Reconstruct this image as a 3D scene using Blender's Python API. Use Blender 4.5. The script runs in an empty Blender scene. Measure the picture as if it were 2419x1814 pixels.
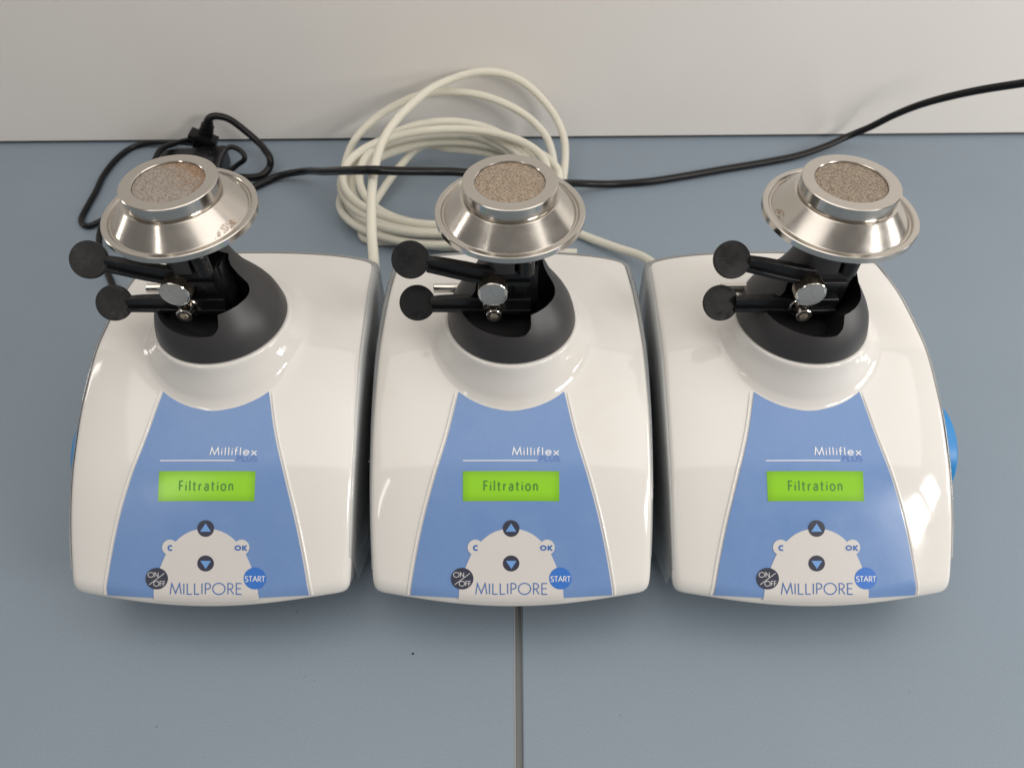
import bpy, bmesh, math, random
import numpy as np
from mathutils import Vector, Matrix
S = 0.22                       # metres per design unit (spacing between two pumps)
scene = bpy.context.scene
COL = scene.collection
R = math.radians

# ------------------------------------------------------------------ camera, world, lamps, exposure
cam_d = bpy.data.cameras.new('camera'); cam = bpy.data.objects.new('camera', cam_d); COL.objects.link(cam)
cam.location = (0, 0, 2.5*S); cam.rotation_euler = (R(90-50), 0, 0)
cam_d.sensor_width = 36.0; cam_d.lens = 24.97; cam_d.clip_start = 0.01; cam_d.clip_end = 50
cam_d.dof.use_dof = True; cam_d.dof.focus_distance = 2.33*S; cam_d.dof.aperture_fstop = 9.0
scene.camera = cam
w = bpy.data.worlds.new('World'); scene.world = w; w.use_nodes = True
bg = w.node_tree.nodes['Background']; bg.inputs[0].default_value = (0.60, 0.575, 0.545, 1); bg.inputs[1].default_value = 0.29
scene.view_settings.view_transform = 'Standard'; scene.view_settings.look = 'None'
scene.view_settings.exposure = 0.34; scene.view_settings.gamma = 1.0

def area(name, loc, target, sx, sy, power, color):
    d = bpy.data.lights.new(name, 'AREA'); d.shape = 'RECTANGLE'; d.size = sx*S; d.size_y = sy*S; d.energy = power; d.color = color
    o = bpy.data.objects.new(name, d); COL.objects.link(o); o.location = Vector(loc)*S
    o.rotation_euler = (Vector(target)-Vector(loc)).to_track_quat('-Z', 'Y').to_euler()
    return o
# the ceiling luminaire over the bench and the panes of the window to the right
area('ceiling_lamp', (1.2, 0.6, 8.5), (1.2, 0.65, 0), 16.0, 6.8, 22.5, (1.0, 0.955, 0.90))
for u in (-0.80, 0.80):
    area('window_pane_lamp', (6.9+u*0.55, -3.1+u*0.83, 5.0), (0.8+u*0.55, 1.4+u*0.83, 1.4), 1.25, 1.25, 6.0, (1.0, 0.96, 0.91))
for u in (-1.0, 1.0):
    area('side_window_lamp', (9.2, 0.5+u, 2.7), (0.0, 1.6+u*0.5, 0.6), 1.6, 1.9, 1.5*1.6*1.9, (1.0, 0.97, 0.93))
area('front_strip_lamp', (-4.9, -3.3, 5.8), (0, 1.7, 1.0), 0.32, 2.4, 0.85, (1.0, 0.95, 0.88))
area('left_strip_lamp', (-8.0, 3.2, 3.4), (0, 1.6, 0.9), 0.45, 3.4, 1.6, (1.0, 0.94, 0.87))

# ------------------------------------------------------------------ helpers
def V(x): return Vector(x)
def new_mesh(name, verts, faces, mats=(), smooth=True, angle=35, mat_idx=None):
    me = bpy.data.meshes.new(name)
    me.from_pydata([tuple(c*S for c in v) for v in verts], [], faces)
    bm = bmesh.new(); bm.from_mesh(me); bmesh.ops.recalc_face_normals(bm, faces=bm.faces); bm.to_mesh(me); bm.free()
    for m in mats: me.materials.append(m)
    if mat_idx is not None:
        me.polygons.foreach_set('material_index', mat_idx)
    if smooth:
        me.polygons.foreach_set('use_smooth', [True]*len(me.polygons)); me.set_sharp_from_angle(angle=R(angle))
    me.update()
    return me
def obj(name, me, parent=None, loc=None):
    o = bpy.data.objects.new(name, me); COL.objects.link(o)
    if parent is not None: o.parent = parent
    if loc is not None: o.location = V(loc)*S
    return o
def tag(o, label, cat, group=None):
    o['label'] = label; o['category'] = cat
    if group: o['group'] = group
    return o

class MB:
    """collects shapes of one mesh"""
    def __init__(s): s.v = []; s.f = []
    def add(s, v, f):
        n = len(s.v); s.v += [tuple(p) for p in v]; s.f += [tuple(i+n for i in q) for q in f]; return s
    def mesh(s, name, *mats, **k): return new_mesh(name, s.v, s.f, mats, **k)
def frame(d):
    d = V(d).normalized(); a = V((0, 0, 1)) if abs(d.z) < 0.9 else V((0, 1, 0))
    u = d.cross(a).normalized(); return u, d.cross(u).normalized(), d
def lathe(prof, n=64, center=(0, 0, 0), axis=(0, 0, 1)):
    u, v, d = frame(axis) if tuple(axis) != (0, 0, 1) else (V((1, 0, 0)), V((0, 1, 0)), V((0, 0, 1)))
    c = V(center); vs = []; fs = []; rings = []
    for r, z in prof:
        if r < 1e-6: rings.append([len(vs)]); vs.append(c+d*z)
        else:
            rings.append(list(range(len(vs), len(vs)+n)))
            vs += [c+d*z+(u*math.cos(2*math.pi*k/n)+v*math.sin(2*math.pi*k/n))*r for k in range(n)]
    for a, b in zip(rings, rings[1:]):
        for k in range(n):
            k2 = (k+1) % n
            if len(a) == 1: fs.append((a[0], b[k], b[k2]))
            elif len(b) == 1: fs.append((a[k], b[0], a[k2]))
            else: fs.append((a[k], b[k], b[k2], a[k2]))
    return vs, fs
def spline(pts, per=8):
    P = [V(p) for p in pts]; P = [P[0]*2-P[1]]+P+[P[-1]*2-P[-2]]; out = []
    for i in range(1, len(P)-2):
        p0, p1, p2, p3 = P[i-1:i+3]
        for k in range(per):
            t = k/per
            out.append(0.5*((2*p1)+(p2-p0)*t+(2*p0-5*p1+4*p2-p3)*t*t+(3*p1-p0-3*p2+p3)*t**3))
    out.append(P[-2]); return out
def tube(path, r, n=12, caps=True, bore=0.0):
    path = [V(p) for p in path]; vs = []; fs = []
    t0 = (path[1]-path[0]).normalized(); u = frame(t0)[0]; prev = t0
    for i, p in enumerate(path):
        t = (path[min(i+1, len(path)-1)]-path[max(i-1, 0)]).normalized()
        u = (u-t*u.dot(t)).normalized(); v = t.cross(u)
        rr = r(i/(len(path)-1)) if callable(r) else r
        vs += [p+(u*math.cos(2*math.pi*k/n)+v*math.sin(2*math.pi*k/n))*rr for k in range(n)]
    L = len(path)
    for i in range(L-1):
        for k in range(n):
            k2 = (k+1) % n; fs.append((i*n+k, i*n+k2, (i+1)*n+k2, (i+1)*n+k))
    if caps: fs.append(tuple(range(n))); fs.append(tuple((L-1)*n+k for k in range(n)))
    return vs, fs
def box(c, size, rot=None, bev=0.0):
    bm = bmesh.new(); bmesh.ops.create_cube(bm, size=1.0)
    bmesh.ops.scale(bm, vec=size, verts=bm.verts)
    if bev: bmesh.ops.bevel(bm, geom=bm.edges[:], offset=bev, segments=2, affect='EDGES', profile=0.7)
    M = Matrix.Translation(c) @ (rot.to_matrix().to_4x4() if rot is not None else Matrix())
    vs = [M @ v.co for v in bm.verts]; bm.verts.index_update(); fs = [tuple(v.index for v in f.verts) for f in bm.faces]; bm.free()
    return vs, fs
def sweep_rect(path, w, h, up=(0, 0, 1)):
    """bar of width w (sideways) and height h along a path; w, h may be per-point lists"""
    vs = []; fs = []; L = len(path); path = [V(p) for p in path]
    for i, p in enumerate(path):
        t = (path[min(i+1, L-1)]-path[max(i-1, 0)]).normalized(); sd = t.cross(V(up)).normalized(); u = sd.cross(t)
        ww = w[i] if isinstance(w, (list, tuple)) else w; hh = h[i] if isinstance(h, (list, tuple)) else h
        b = min(ww, hh)*0.22
        for sx, sz in ((-ww+b, -hh), (ww-b, -hh), (ww, -hh+b), (ww, hh-b), (ww-b, hh), (-ww+b, hh), (-ww, hh-b), (-ww, -hh+b)):
            vs.append(p+sd*sx+u*sz)
    for i in range(L-1):
        for k in range(8):
            k2 = (k+1) % 8; fs.append((i*8+k, i*8+k2, (i+1)*8+k2, (i+1)*8+k))
    fs.append(tuple(range(8))); fs.append(tuple((L-1)*8+k for k in range(8)))
    return vs, fs
def pchip(xs, ys):
    n = len(xs); h = [xs[i+1]-xs[i] for i in range(n-1)]; d = [(ys[i+1]-ys[i])/h[i] for i in range(n-1)]
    m = [d[0]]+[0.0 if d[i-1]*d[i] <= 0 else 2*d[i-1]*d[i]/(d[i-1]+d[i]) for i in range(1, n-1)]+[d[-1]]
    def f(x):
        if x <= xs[0]: return ys[0]+m[0]*(x-xs[0])
        if x >= xs[-1]: return ys[-1]+m[-1]*(x-xs[-1])
        i = max(k for k in range(n-1) if xs[k] <= x); t = (x-xs[i])/h[i]
        return ((1+2*t)*(1-t)**2*ys[i]+t*(1-t)**2*h[i]*m[i]+t*t*(3-2*t)*ys[i+1]+t*t*(t-1)*h[i]*m[i+1])
    return f

# ------------------------------------------------------------------ materials
def mat(name, color, rough=0.4, metal=0.0, spec=0.5, **k):
    m = bpy.data.materials.new(name); m.use_nodes = True; b = m.node_tree.nodes['Principled BSDF']
    b.inputs['Base Color'].default_value = (*color, 1); b.inputs['Roughness'].default_value = rough
    b.inputs['Metallic'].default_value = metal; b.inputs['Specular IOR Level'].default_value = spec
    for kk, v in k.items(): b.inputs[kk.replace('_', ' ')].default_value = v
    return m
def nt(m): return m.node_tree.nodes, m.node_tree.links, m.node_tree.nodes['Principled BSDF']
def noise(m, scale, detail=3, rough=0.6, coord='Object', vec_scale=None):
    n, l, b = nt(m); tc = n.new('ShaderNodeTexCoord'); no = n.new('ShaderNodeTexNoise')
    no.inputs['Scale'].default_value = scale; no.inputs['Detail'].default_value = detail; no.inputs['Roughness'].default_value = rough
    src = tc.outputs[coord]
    if vec_scale:
        mp = n.new('ShaderNodeMapping'); mp.inputs['Scale'].default_value = vec_scale; l.new(src, mp.inputs[0]); src = mp.outputs[0]
    l.new(src, no.inputs['Vector']); return no.outputs['Fac']
def ramp(m, fac, stops):
    n, l, b = nt(m); r = n.new('ShaderNodeValToRGB'); e = r.color_ramp.elements
    while len(e) < len(stops): e.new(0.5)
    for q, (p, c) in zip(e, stops):
        q.position = p; q.color = (*c, 1) if len(c) == 3 else c
    l.new(fac, r.inputs[0]); return r.outputs[0]
def bump(m, fac, strength, dist=0.001):
    n, l, b = nt(m); bu = n.new('ShaderNodeBump'); bu.inputs['Strength'].default_value = strength; bu.inputs['Distance'].default_value = dist
    l.new(fac, bu.inputs['Height']); l.new(bu.outputs[0], b.inputs['Normal']); return bu
def mixc(m, fac, a, b_):
    n, l, b = nt(m); x = n.new('ShaderNodeMix'); x.data_type = 'RGBA'
    l.new(fac, x.inputs['Factor'])
    for s, v in ((6, a), (7, b_)):
        if isinstance(v, tuple): x.inputs[s].default_value = (*v, 1)
        else: l.new(v, x.inputs[s])
    return x.outputs[2]

M = {}
m = M['white'] = mat('white_plastic', (0.74, 0.70, 0.645), 0.16, spec=0.5)
n, l, b = nt(m)
f4 = noise(m, 9, 4); n4 = f4.node; n4.noise_dimensions = '4D'; oi = n.new('ShaderNodeObjectInfo'); mu = n.new('ShaderNodeMath'); mu.operation = 'MULTIPLY'; mu.inputs[1].default_value = 9.0
l.new(oi.outputs['Random'], mu.inputs[0]); l.new(mu.outputs[0], n4.inputs['W'])
c = ramp(m, f4, [(0.3, (0.71, 0.692, 0.665)), (0.62, (0.70, 0.68, 0.648)), (0.8, (0.665, 0.62, 0.555))]); l.new(c, b.inputs['Base Color'])
l.new(ramp(m, noise(m, 60, 5), [(0.35, (0.05,)*3), (0.7, (0.13,)*3)]), b.inputs['Roughness'])
bump(m, noise(m, 14, 2), 0.03, 0.002)
m = M['film'] = mat('blue_panel_film', (0.15, 0.28, 0.58), 0.24, spec=0.45)
n, l, b = nt(m)
l.new(ramp(m, noise(m, 35, 4), [(0.3, (0.145, 0.255, 0.505)), (0.75, (0.168, 0.278, 0.515))]), b.inputs['Base Color'])
l.new(ramp(m, noise(m, 25, 5), [(0.35, (0.18,)*3), (0.7, (0.36,)*3)]), b.inputs['Roughness'])
bump(m, noise(m, 900, 2), 0.08, 0.0003)
M['hump'] = mat('pale_grey_print', (0.62, 0.595, 0.575), 0.28)
M['dark'] = mat('dark_button_print', (0.042, 0.046, 0.07), 0.3)
M['start'] = mat('bright_blue_print', (0.045, 0.17, 0.55), 0.3)
M['arrow'] = mat('light_blue_print', (0.16, 0.33, 0.66), 0.3)
M['inkwhite'] = mat('white_print', (0.80, 0.80, 0.82), 0.3)
M['inkblue'] = mat('blue_print', (0.055, 0.15, 0.42), 0.3)
M['inkplus'] = mat('muted_blue_print', (0.085, 0.18, 0.47), 0.3)
M['inkgrey'] = mat('pale_letter_print', (0.62, 0.60, 0.62), 0.3)
m = M['lcd'] = mat('green_screen', (0.12, 0.28, 0.02), 0.2)
n, l, b = nt(m); b.inputs['Emission Color'].default_value = (0.255, 0.53, 0.012, 1)
tc = n.new('ShaderNodeTexCoord'); sep = n.new('ShaderNodeSeparateXYZ'); l.new(tc.outputs['Generated'], sep.inputs[0]); prev = None
for ax, lo, hi in ((0, 0.03, 0.10), (1, 0.06, 0.30)):          # backlight weaker towards the edges of the screen
    a_ = n.new('ShaderNodeMath'); a_.operation = 'PINGPONG'; a_.inputs[1].default_value = 0.5; l.new(sep.outputs[ax], a_.inputs[0])
    r_ = n.new('ShaderNodeMapRange'); r_.interpolation_type = 'SMOOTHSTEP'; l.new(a_.outputs[0], r_.inputs[0]); r_.inputs[1].default_value = -0.02; r_.inputs[2].default_value = hi; r_.inputs[3].default_value = 0.62; r_.inputs[4].default_value = 1.0
    if prev is None: prev = r_.outputs[0]
    else:
        q_ = n.new('ShaderNodeMath'); q_.operation = 'MULTIPLY'; l.new(prev, q_.inputs[0]); l.new(r_.outputs[0], q_.inputs[1]); prev = q_.outputs[0]
q_ = n.new('ShaderNodeMath'); q_.operation = 'MULTIPLY'; l.new(prev, q_.inputs[0]); q_.inputs[1].default_value = 0.46; l.new(q_.outputs[0], b.inputs['Emission Strength'])
M['lcdink'] = mat('screen_ink', (0.05, 0.14, 0.03), 0.3, Emission_Color=(0.05, 0.2, 0.01, 1), Emission_Strength=0.35)
m = M['steel'] = mat('turned_steel', (0.58, 0.545, 0.50), 0.2, metal=1.0)
n, l, b = nt(m)
l.new(ramp(m, noise(m, 55, 4), [(0.3, (0.13,)*3), (0.7, (0.23,)*3)]), b.inputs['Roughness'])
M['chrome'] = mat('chromed_steel', (0.72, 0.68, 0.63), 0.14, metal=1.0)
M['knurl'] = mat('knurled_steel', (0.30, 0.26, 0.22), 0.35, metal=1.0)
m = M['knobface'] = mat('worn_steel', (0.60, 0.58, 0.55), 0.5, metal=1.0)
n, l, b = nt(m); l.new(ramp(m, noise(m, 420, 4), [(0.35, (0.62, 0.60, 0.57)), (0.66, (0.58, 0.55, 0.51)), (0.74, (0.20, 0.12, 0.07))]), b.inputs['Base Color'])
def frit(name, a, b_, c_, rust):
    m = mat(name, a, 0.75, metal=0.25, spec=0.3); n, l, b = nt(m)
    f = noise(m, 900, 2, 0.8); col = ramp(m, f, [(0.32, c_), (0.5, a), (0.68, b_)])
    if rust:
        tc = n.new('ShaderNodeTexCoord'); sep = n.new('ShaderNodeSeparateXYZ'); l.new(tc.outputs['Object'], sep.inputs[0])
        ma = n.new('ShaderNodeMath'); ma.operation = 'MULTIPLY_ADD'; l.new(sep.outputs[1], ma.inputs[0]); ma.inputs[1].default_value = 0.9
        mm = n.new('ShaderNodeMath'); mm.operation = 'MULTIPLY'; l.new(sep.outputs[0], mm.inputs[0]); mm.inputs[1].default_value = 0.8
        l.new(mm.outputs[0], ma.inputs[2])
        nn = noise(m, 140, 5, 0.7)
        a2 = n.new('ShaderNodeMath'); a2.operation = 'MULTIPLY_ADD'; l.new(nn, a2.inputs[0]); a2.inputs[1].default_value = 0.055; l.new(ma.outputs[0], a2.inputs[2])
        fac = ramp(m, a2.outputs[0], [(0.034, (0, 0, 0)), (0.052, (0.8,)*3)])
        off = n.new('ShaderNodeMath')
        col = mixc(m, fac, col, ramp(m, f, [(0.3, (0.10, 0.045, 0.02)), (0.7, (0.40, 0.24, 0.13))]))
        M['_rustnode'] = (ma, a2)
    l.new(col, b.inputs['Base Color']); bump(m, f, 0.6, 0.0006); return m
M['frit0'] = frit('grey_rust_stained_frit', (0.28, 0.245, 0.21), (0.40, 0.36, 0.315), (0.15, 0.125, 0.105), True)
M['frit1'] = frit('brown_frit', (0.30, 0.24, 0.18), (0.46, 0.385, 0.31), (0.14, 0.10, 0.07), False)
M['frit2'] = frit('dark_brown_frit', (0.26, 0.21, 0.16), (0.41, 0.345, 0.28), (0.11, 0.08, 0.06), False)
m = M['cone'] = mat('graphite_plastic', (0.032, 0.031, 0.033), 0.43, spec=0.55)
bump(m, noise(m, 1600, 2), 0.12, 0.0002)
m = M['black'] = mat('black_plastic', (0.006, 0.006, 0.007), 0.38, spec=0.38)
n, l, b = nt(m); l.new(ramp(m, noise(m, 70, 6, 0.7), [(0.4, (0.25,)*3), (0.75, (0.55,)*3)]), b.inputs['Roughness'])
bump(m, noise(m, 500, 3), 0.15, 0.0003)
M['pocket'] = mat('black_recess_plastic', (0.024, 0.0235, 0.0245), 0.4, spec=0.5)
M['stem'] = mat('dark_grey_stem', (0.055, 0.052, 0.05), 0.4, spec=0.5)
M['rubber'] = mat('black_cable_rubber', (0.004, 0.004, 0.005), 0.33, spec=0.3)
m = M['tube'] = mat('milky_silicone', (0.84, 0.81, 0.71), 0.22, spec=0.5)
n, l, b = nt(m); b.inputs['Transmission Weight'].default_value = 0.32; b.inputs['IOR'].default_value = 1.2
b.inputs['Subsurface Weight'].default_value = 0.35; b.inputs['Subsurface Radius'].default_value = (0.01, 0.009, 0.007)
M['blue'] = mat('blue_plastic', (0.02, 0.22, 0.55), 0.35)
m = M['top'] = mat('blue_grey_worktop', (0.22, 0.28, 0.34), 0.42, spec=0.4)
n, l, b = nt(m)
c1 = ramp(m, noise(m, 5, 5), [(0.3, (0.205, 0.254, 0.306)), (0.7, (0.216, 0.265, 0.316))])
c2 = ramp(m, noise(m, 900, 2, 0.8), [(0.25, (0.86,)*3), (0.75, (1.1,)*3)])
x = n.new('ShaderNodeMix'); x.data_type = 'RGBA'; x.blend_type = 'MULTIPLY'; x.inputs['Factor'].default_value = 1.0
l.new(c1, x.inputs[6]); l.new(c2, x.inputs[7])
sp = ramp(m, noise(m, 260, 1, 0.3), [(0.825, (1, 1, 1)), (0.84, (0.4, 0.38, 0.38))])
x2 = n.new('ShaderNodeMix'); x2.data_type = 'RGBA'; x2.blend_type = 'MULTIPLY'; x2.inputs['Factor'].default_value = 1.0
l.new(x.outputs[2], x2.inputs[6]); l.new(sp, x2.inputs[7]); l.new(x2.outputs[2], b.inputs['Base Color'])
l.new(ramp(m, noise(m, 12, 6), [(0.3, (0.36,)*3), (0.7, (0.50,)*3)]), b.inputs['Roughness'])
bump(m, noise(m, 1400, 2), 0.15, 0.0002)
m = M['wall'] = mat('pale_wall_panel', (0.66, 0.63, 0.60), 0.38, spec=0.4)
n, l, b = nt(m); l.new(ramp(m, noise(m, 4, 5), [(0.3, (0.755, 0.725, 0.69)), (0.7, (0.785, 0.755, 0.72))]), b.inputs['Base Color'])
m = M['clear'] = bpy.data.materials.new('clear_plastic'); m.use_nodes = True
n, l = m.node_tree.nodes, m.node_tree.links; n.clear()
o_ = n.new('ShaderNodeOutputMaterial'); mx = n.new('ShaderNodeMixShader'); tr = n.new('ShaderNodeBsdfTransparent'); gl = n.new('ShaderNodeBsdfGlossy'); fr_ = n.new('ShaderNodeFresnel')
mx2 = n.new('ShaderNodeMixShader'); df = n.new('ShaderNodeBsdfDiffuse'); df.inputs[0].default_value = (0.86, 0.90, 0.93, 1); mx2.inputs[0].default_value = 0.26
tr.inputs[0].default_value = (0.98, 0.99, 0.99, 1); gl.inputs['Roughness'].default_value = 0.05; fr_.inputs[0].default_value = 1.49
l.new(tr.outputs[0], mx2.inputs[1]); l.new(df.outputs[0], mx2.inputs[2])
l.new(fr_.outputs[0], mx.inputs[0]); l.new(mx2.outputs[0], mx.inputs[1]); l.new(gl.outputs[0], mx.inputs[2]); l.new(mx.outputs[0], o_.inputs[0])
M['strip'] = mat('grey_joint_strip', (0.14, 0.15, 0.147), 0.5)
M['edge'] = mat('worktop_edge_band', (0.42, 0.44, 0.45), 0.4)
M['sealant'] = mat('dark_sealant', (0.07, 0.08, 0.085), 0.6)
M['lint'] = mat('white_lint', (0.85, 0.83, 0.8), 0.8)
M['speck'] = mat('dark_speck', (0.02, 0.02, 0.02), 0.8)
M['ledge'] = mat('white_socket', (0.8, 0.8, 0.78), 0.3)

# ------------------------------------------------------------------ setting: two worktop panels with a joint, wall
def slab(name, x0, x1, y0, y1, z0, z1, mats, bev=0.004):
    bm = bmesh.new(); bmesh.ops.create_cube(bm, size=1.0)
    bmesh.ops.scale(bm, vec=((x1-x0)*S, (y1-y0)*S, (z1-z0)*S), verts=bm.verts)
    bmesh.ops.translate(bm, vec=((x0+x1)/2*S, (y0+y1)/2*S, (z0+z1)/2*S), verts=bm.verts)
    if bev: bmesh.ops.bevel(bm, geom=bm.edges[:], offset=bev*S, segments=2, affect='EDGES')
    me = bpy.data.meshes.new(name); bm.to_mesh(me); bm.free()
    for q in mats: me.materials.append(q)
    o = obj(name, me); o['kind'] = 'structure'; return o
WA, WB = (-3.282, 4.102), (3.330, 4.207)                 # the foot of the wall
slab('worktop', -6, 0.011, -1.0, 4.6, -0.14, 0.0, [M['top']])
slab('worktop', 0.0352, 6, -1.0, 4.6, -0.14, 0.0, [M['top']])
slab('joint_strip', 0.0112, 0.0330, -1.0, 4.6, -0.10, -0.012, [M['strip']], 0)
slab('joint_edge_band', 0.0085, 0.0110, -1.0, 4.6, -0.02, 0.0008, [M['edge']], 0)
dx, dy = WB[0]-WA[0], WB[1]-WA[1]; ang = math.atan2(dy, dx)
ux, uy = math.cos(ang), math.sin(ang); nx, ny = -uy, ux
def wallbox(name, o0, o1, z0, z1, m):
    c = V((WA[0]+dx/2, WA[1]+dy/2, 0)); vs = []
    for z in (z0, z1):
        for a, o_ in ((-7, o0), (7, o0), (7, o1), (-7, o1)): vs.append((c.x+ux*a+nx*o_, c.y+uy*a+ny*o_, z))
    fs = [(0, 1, 2, 3), (4, 5, 6, 7), (0, 1, 5, 4), (1, 2, 6, 5), (2, 3, 7, 6), (3, 0, 4, 7)]
    o = obj(name, new_mesh(name, vs, fs, [m], smooth=False)); o['kind'] = 'structure'; return o
wallbox('wall', 0.0, 0.3, 0.022, 9.0, M['wall'])
wallbox('wall_joint', 0.012, 0.28, 0.002, 0.022, M['sealant'])

# ------------------------------------------------------------------ the pump: body surface
YO = 1.5                                                    # local origin of a pump in depth
CY = 1.76                                                   # centre of the neck
P = pchip([0.94, 0.955, 0.985, 1.245, 1.341, 1.533, 1.76, 1.95, 2.15, 2.24], [0.248, 0.262, 0.286, 0.494, 0.552, 0.640, 0.700, 0.706, 0.682, 0.660])
def H0(x, y): return P(y)-0.010*(x/0.47)**2-0.026*abs(x/0.47)**6
COLLAR = pchip([0.23, 0.242, 0.260, 0.276, 0.294, 0.315, 0.335], [1.0, 0.66, 0.34, 0.13, 0.03, 0.004, 0.0])
def HB(x, y):
    h = H0(x, y); rho = math.hypot(x, y-CY); zc = 0.762
    if rho <= 0.2300: return zc-(0 if rho < 0.2235 else 0.004*((rho-0.2235)/0.0065)**2)
    if rho >= 0.335: return h
    return h+(zc-0.004-h)*COLLAR(rho)
def outline(N=260):
    wx = pchip([1.0, 1.2, 1.45, 1.8, 2.19], [0.462, 0.470, 0.473, 0.469, 0.455])
    pts = []
    for k in range(40): x = -0.463+0.926*k/40; pts.append((x, 0.947+0.050*(x/0.463)**2))
    for k in range(50): y = 0.997+(2.192-0.997)*k/50; pts.append((wx(y), y))
    for k in range(40): x = 0.457-0.914*k/40; pts.append((x, 2.235-0.043*(x/0.457)**2))
    for k in range(50): y = 2.192-(2.192-0.997)*k/50; pts.append((-wx(y), y))
    p = np.array(pts); q = np.vstack([p, p[:1]]); d = np.r_[0, np.cumsum(np.hypot(*np.diff(q, axis=0).T))]
    s = np.linspace(0, d[-1], N, endpoint=False); r = np.c_[np.interp(s, d, q[:, 0]), np.interp(s, d, q[:, 1])]
    for _ in range(4): r = 0.5*r+0.25*(np.roll(r, 1, 0)+np.roll(r, -1, 0))
    return r
OUT = outline(); TN = np.roll(OUT, -1, 0)-np.roll(OUT, 1, 0); TN /= np.hypot(*TN.T)[:, None]; NIN = np.c_[-TN[:, 1], TN[:, 0]]
ZB = pchip([0.94, 1.0, 1.1, 1.25, 1.4, 1.5, 2.3], [0.214, 0.198, 0.146, 0.080, 0.022, 0.012, 0.012])
def RF(y): return 0.020+0.006*max(0.0, min(1.0, (1.10-y)/0.08))
def body_mesh():
    N = len(OUT); rings = []; rfs = [RF(q[1]) for q in OUT]
    def ring(xy, z): rings.append([(a, b_-YO, c_) for (a, b_), c_ in zip(xy, z)])
    base = [H0(*q)-rf for q, rf in zip(OUT, rfs)]; rfa = np.array(rfs)[:, None]
    for d_, dz in ((0.10, 0.03), (0.035, 0.0), (0.022, 0.0)):     # underside
        xy = OUT+NIN*d_; ring(xy, [ZB(q[1])+dz for q in OUT])
    for t in (0.0, 0.12, 0.3, 0.5, 0.7, 0.88, 1.0):                # side wall, drafted inwards to the bottom
        xy = OUT+NIN*(0.018*(1-t)**1.3); ring(xy, [(ZB(q[1])+0.006)*(1-t)+bb*t for q, bb in zip(OUT, base)])
    for k in range(1, 8):                                          # rounded edge
        a = math.pi/2*k/7; xy = OUT+NIN*rfa*(1-math.cos(a))
        ring(xy, [H0(*q)-rf+rf*math.sin(a) for q, rf in zip(xy, rfs)])
    Q = OUT+NIN*rfa; c0 = np.array([0, CY]); dirs = (Q-c0)/np.hypot(*(Q-c0).T)[:, None]; Cc = c0+dirs*0.335
    for k in range(1, 19):
        t = k/18; xy = Q*(1-t)+Cc*t; ring(xy, [HB(*q) for q in xy])
    for rr in list([0.33, 0.315, 0.302]+list(np.linspace(0.292, 0.23, 26)))+[0.2275, 0.2255, 0.2235, 0.21]:
        xy = c0+dirs*rr; ring(xy, [HB(*q) for q in xy])
    vs = [p for r_ in rings for p in r_]; fs = []
    for i in range(len(rings)-1):
        for k in range(N):
            k2 = (k+1) % N; fs.append((i*N+k, i*N+k2, (i+1)*N+k2, (i+1)*N+k))
    vs.append((0, CY-YO, 0.764)); fs += [((len(rings)-1)*N+k, (len(rings)-1)*N+(k+1) % N, len(vs)-1) for k in range(N)]
    vs.append((0, 1.7-YO, 0.12)); fs += [((k+1) % N, k, len(vs)-1) for k in range(N)]
    return new_mesh('shell', vs, fs, [M['white']], angle=50)

def skirt_mesh():
    N = len(OUT); rings = []
    off = np.array([0.0004+0.022*max(0, min(1, (q[1]-1.05)/1.15)) for q in OUT])[:, None]
    tops = [H0(*q)-RF(q[1]) for q in OUT]
    for d_, dz in ((-0.004, 0.0185), (0.15, 0.0175), (0.55, 0.012), (0.88, 0.004), (1.0, -0.008)):
        xy = OUT-NIN*off*d_ if d_ > 0 else OUT+NIN*0.004; rings.append([(a, b_-YO, t+dz) for (a, b_), t in zip(xy, tops)])
    for t_ in (0.2, 0.45, 0.7, 0.9, 1.0):
        xy = OUT-NIN*off*(1-0.25*t_); rings.append([(a, b_-YO, (t-0.008)*(1-t_)+(ZB(q[1])-0.004+0.004*t_)*t_) for (a, b_), t, q in zip(xy, tops, OUT)])
    vs = [p for r_ in rings for p in r_]; fs = [(i*N+k, i*N+(k+1) % N, (i+1)*N+(k+1) % N, (i+1)*N+k) for i in range(len(rings)-1) for k in range(N) if OUT[k][1] > 1.06]
    return new_mesh('clear_skirt', vs, fs, [M['clear']], angle=60)

# panel drawing: (px, py) is a flat drawing of the label, laid onto the curved front of the shell
# depth (plan) of a drawing row, from the profile of the shell
ROW_PY = [915, 960, 1010, 1067, 1120, 1170, 1220, 1270, 1320, 1370, 1414]
ROW_Y = None
def calc_rows():
    # the drawing is in the plane square to the mean slope of the label (tilted 40 degrees)
    global ROW_Y
    ys = np.linspace(0.93, 1.62, 700); cp, sp_ = math.cos(R(50)), math.sin(R(50)); out = []
    zz = np.array([P(y)-2.5 for y in ys]); dep = ys*cp-zz*sp_; yc = -(ys*sp_+zz*cp)
    py = (829.5+1534*yc/dep)*1.09358
    ROW_Y = (py[::-1], ys[::-1], dep[::-1])
calc_rows()
def pan(px, py, off=0.0):
    y = float(np.interp(py, ROW_Y[0], ROW_Y[1])); dep = float(np.interp(py, ROW_Y[0], ROW_Y[2]))
    x = (px-1205.8)/(1534*1.09358)*dep
    d_ = y-(0.947+0.050*(x/0.463)**2); rf = RF(y)
    e = 1e-3; z = H0(x, y)-(rf-math.sqrt(max(0.0, rf*rf-(rf-max(d_, 0))**2)) if d_ < rf else 0.0); nx_ = -(H0(x+e, y)-H0(x-e, y))/(2*e); ny_ = -(H0(x, y+e)-H0(x, y-e))/(2*e)
    nv = V((nx_, ny_, 1)).normalized()
    p = V((x, y-YO, z))+nv*off; return p
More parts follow.
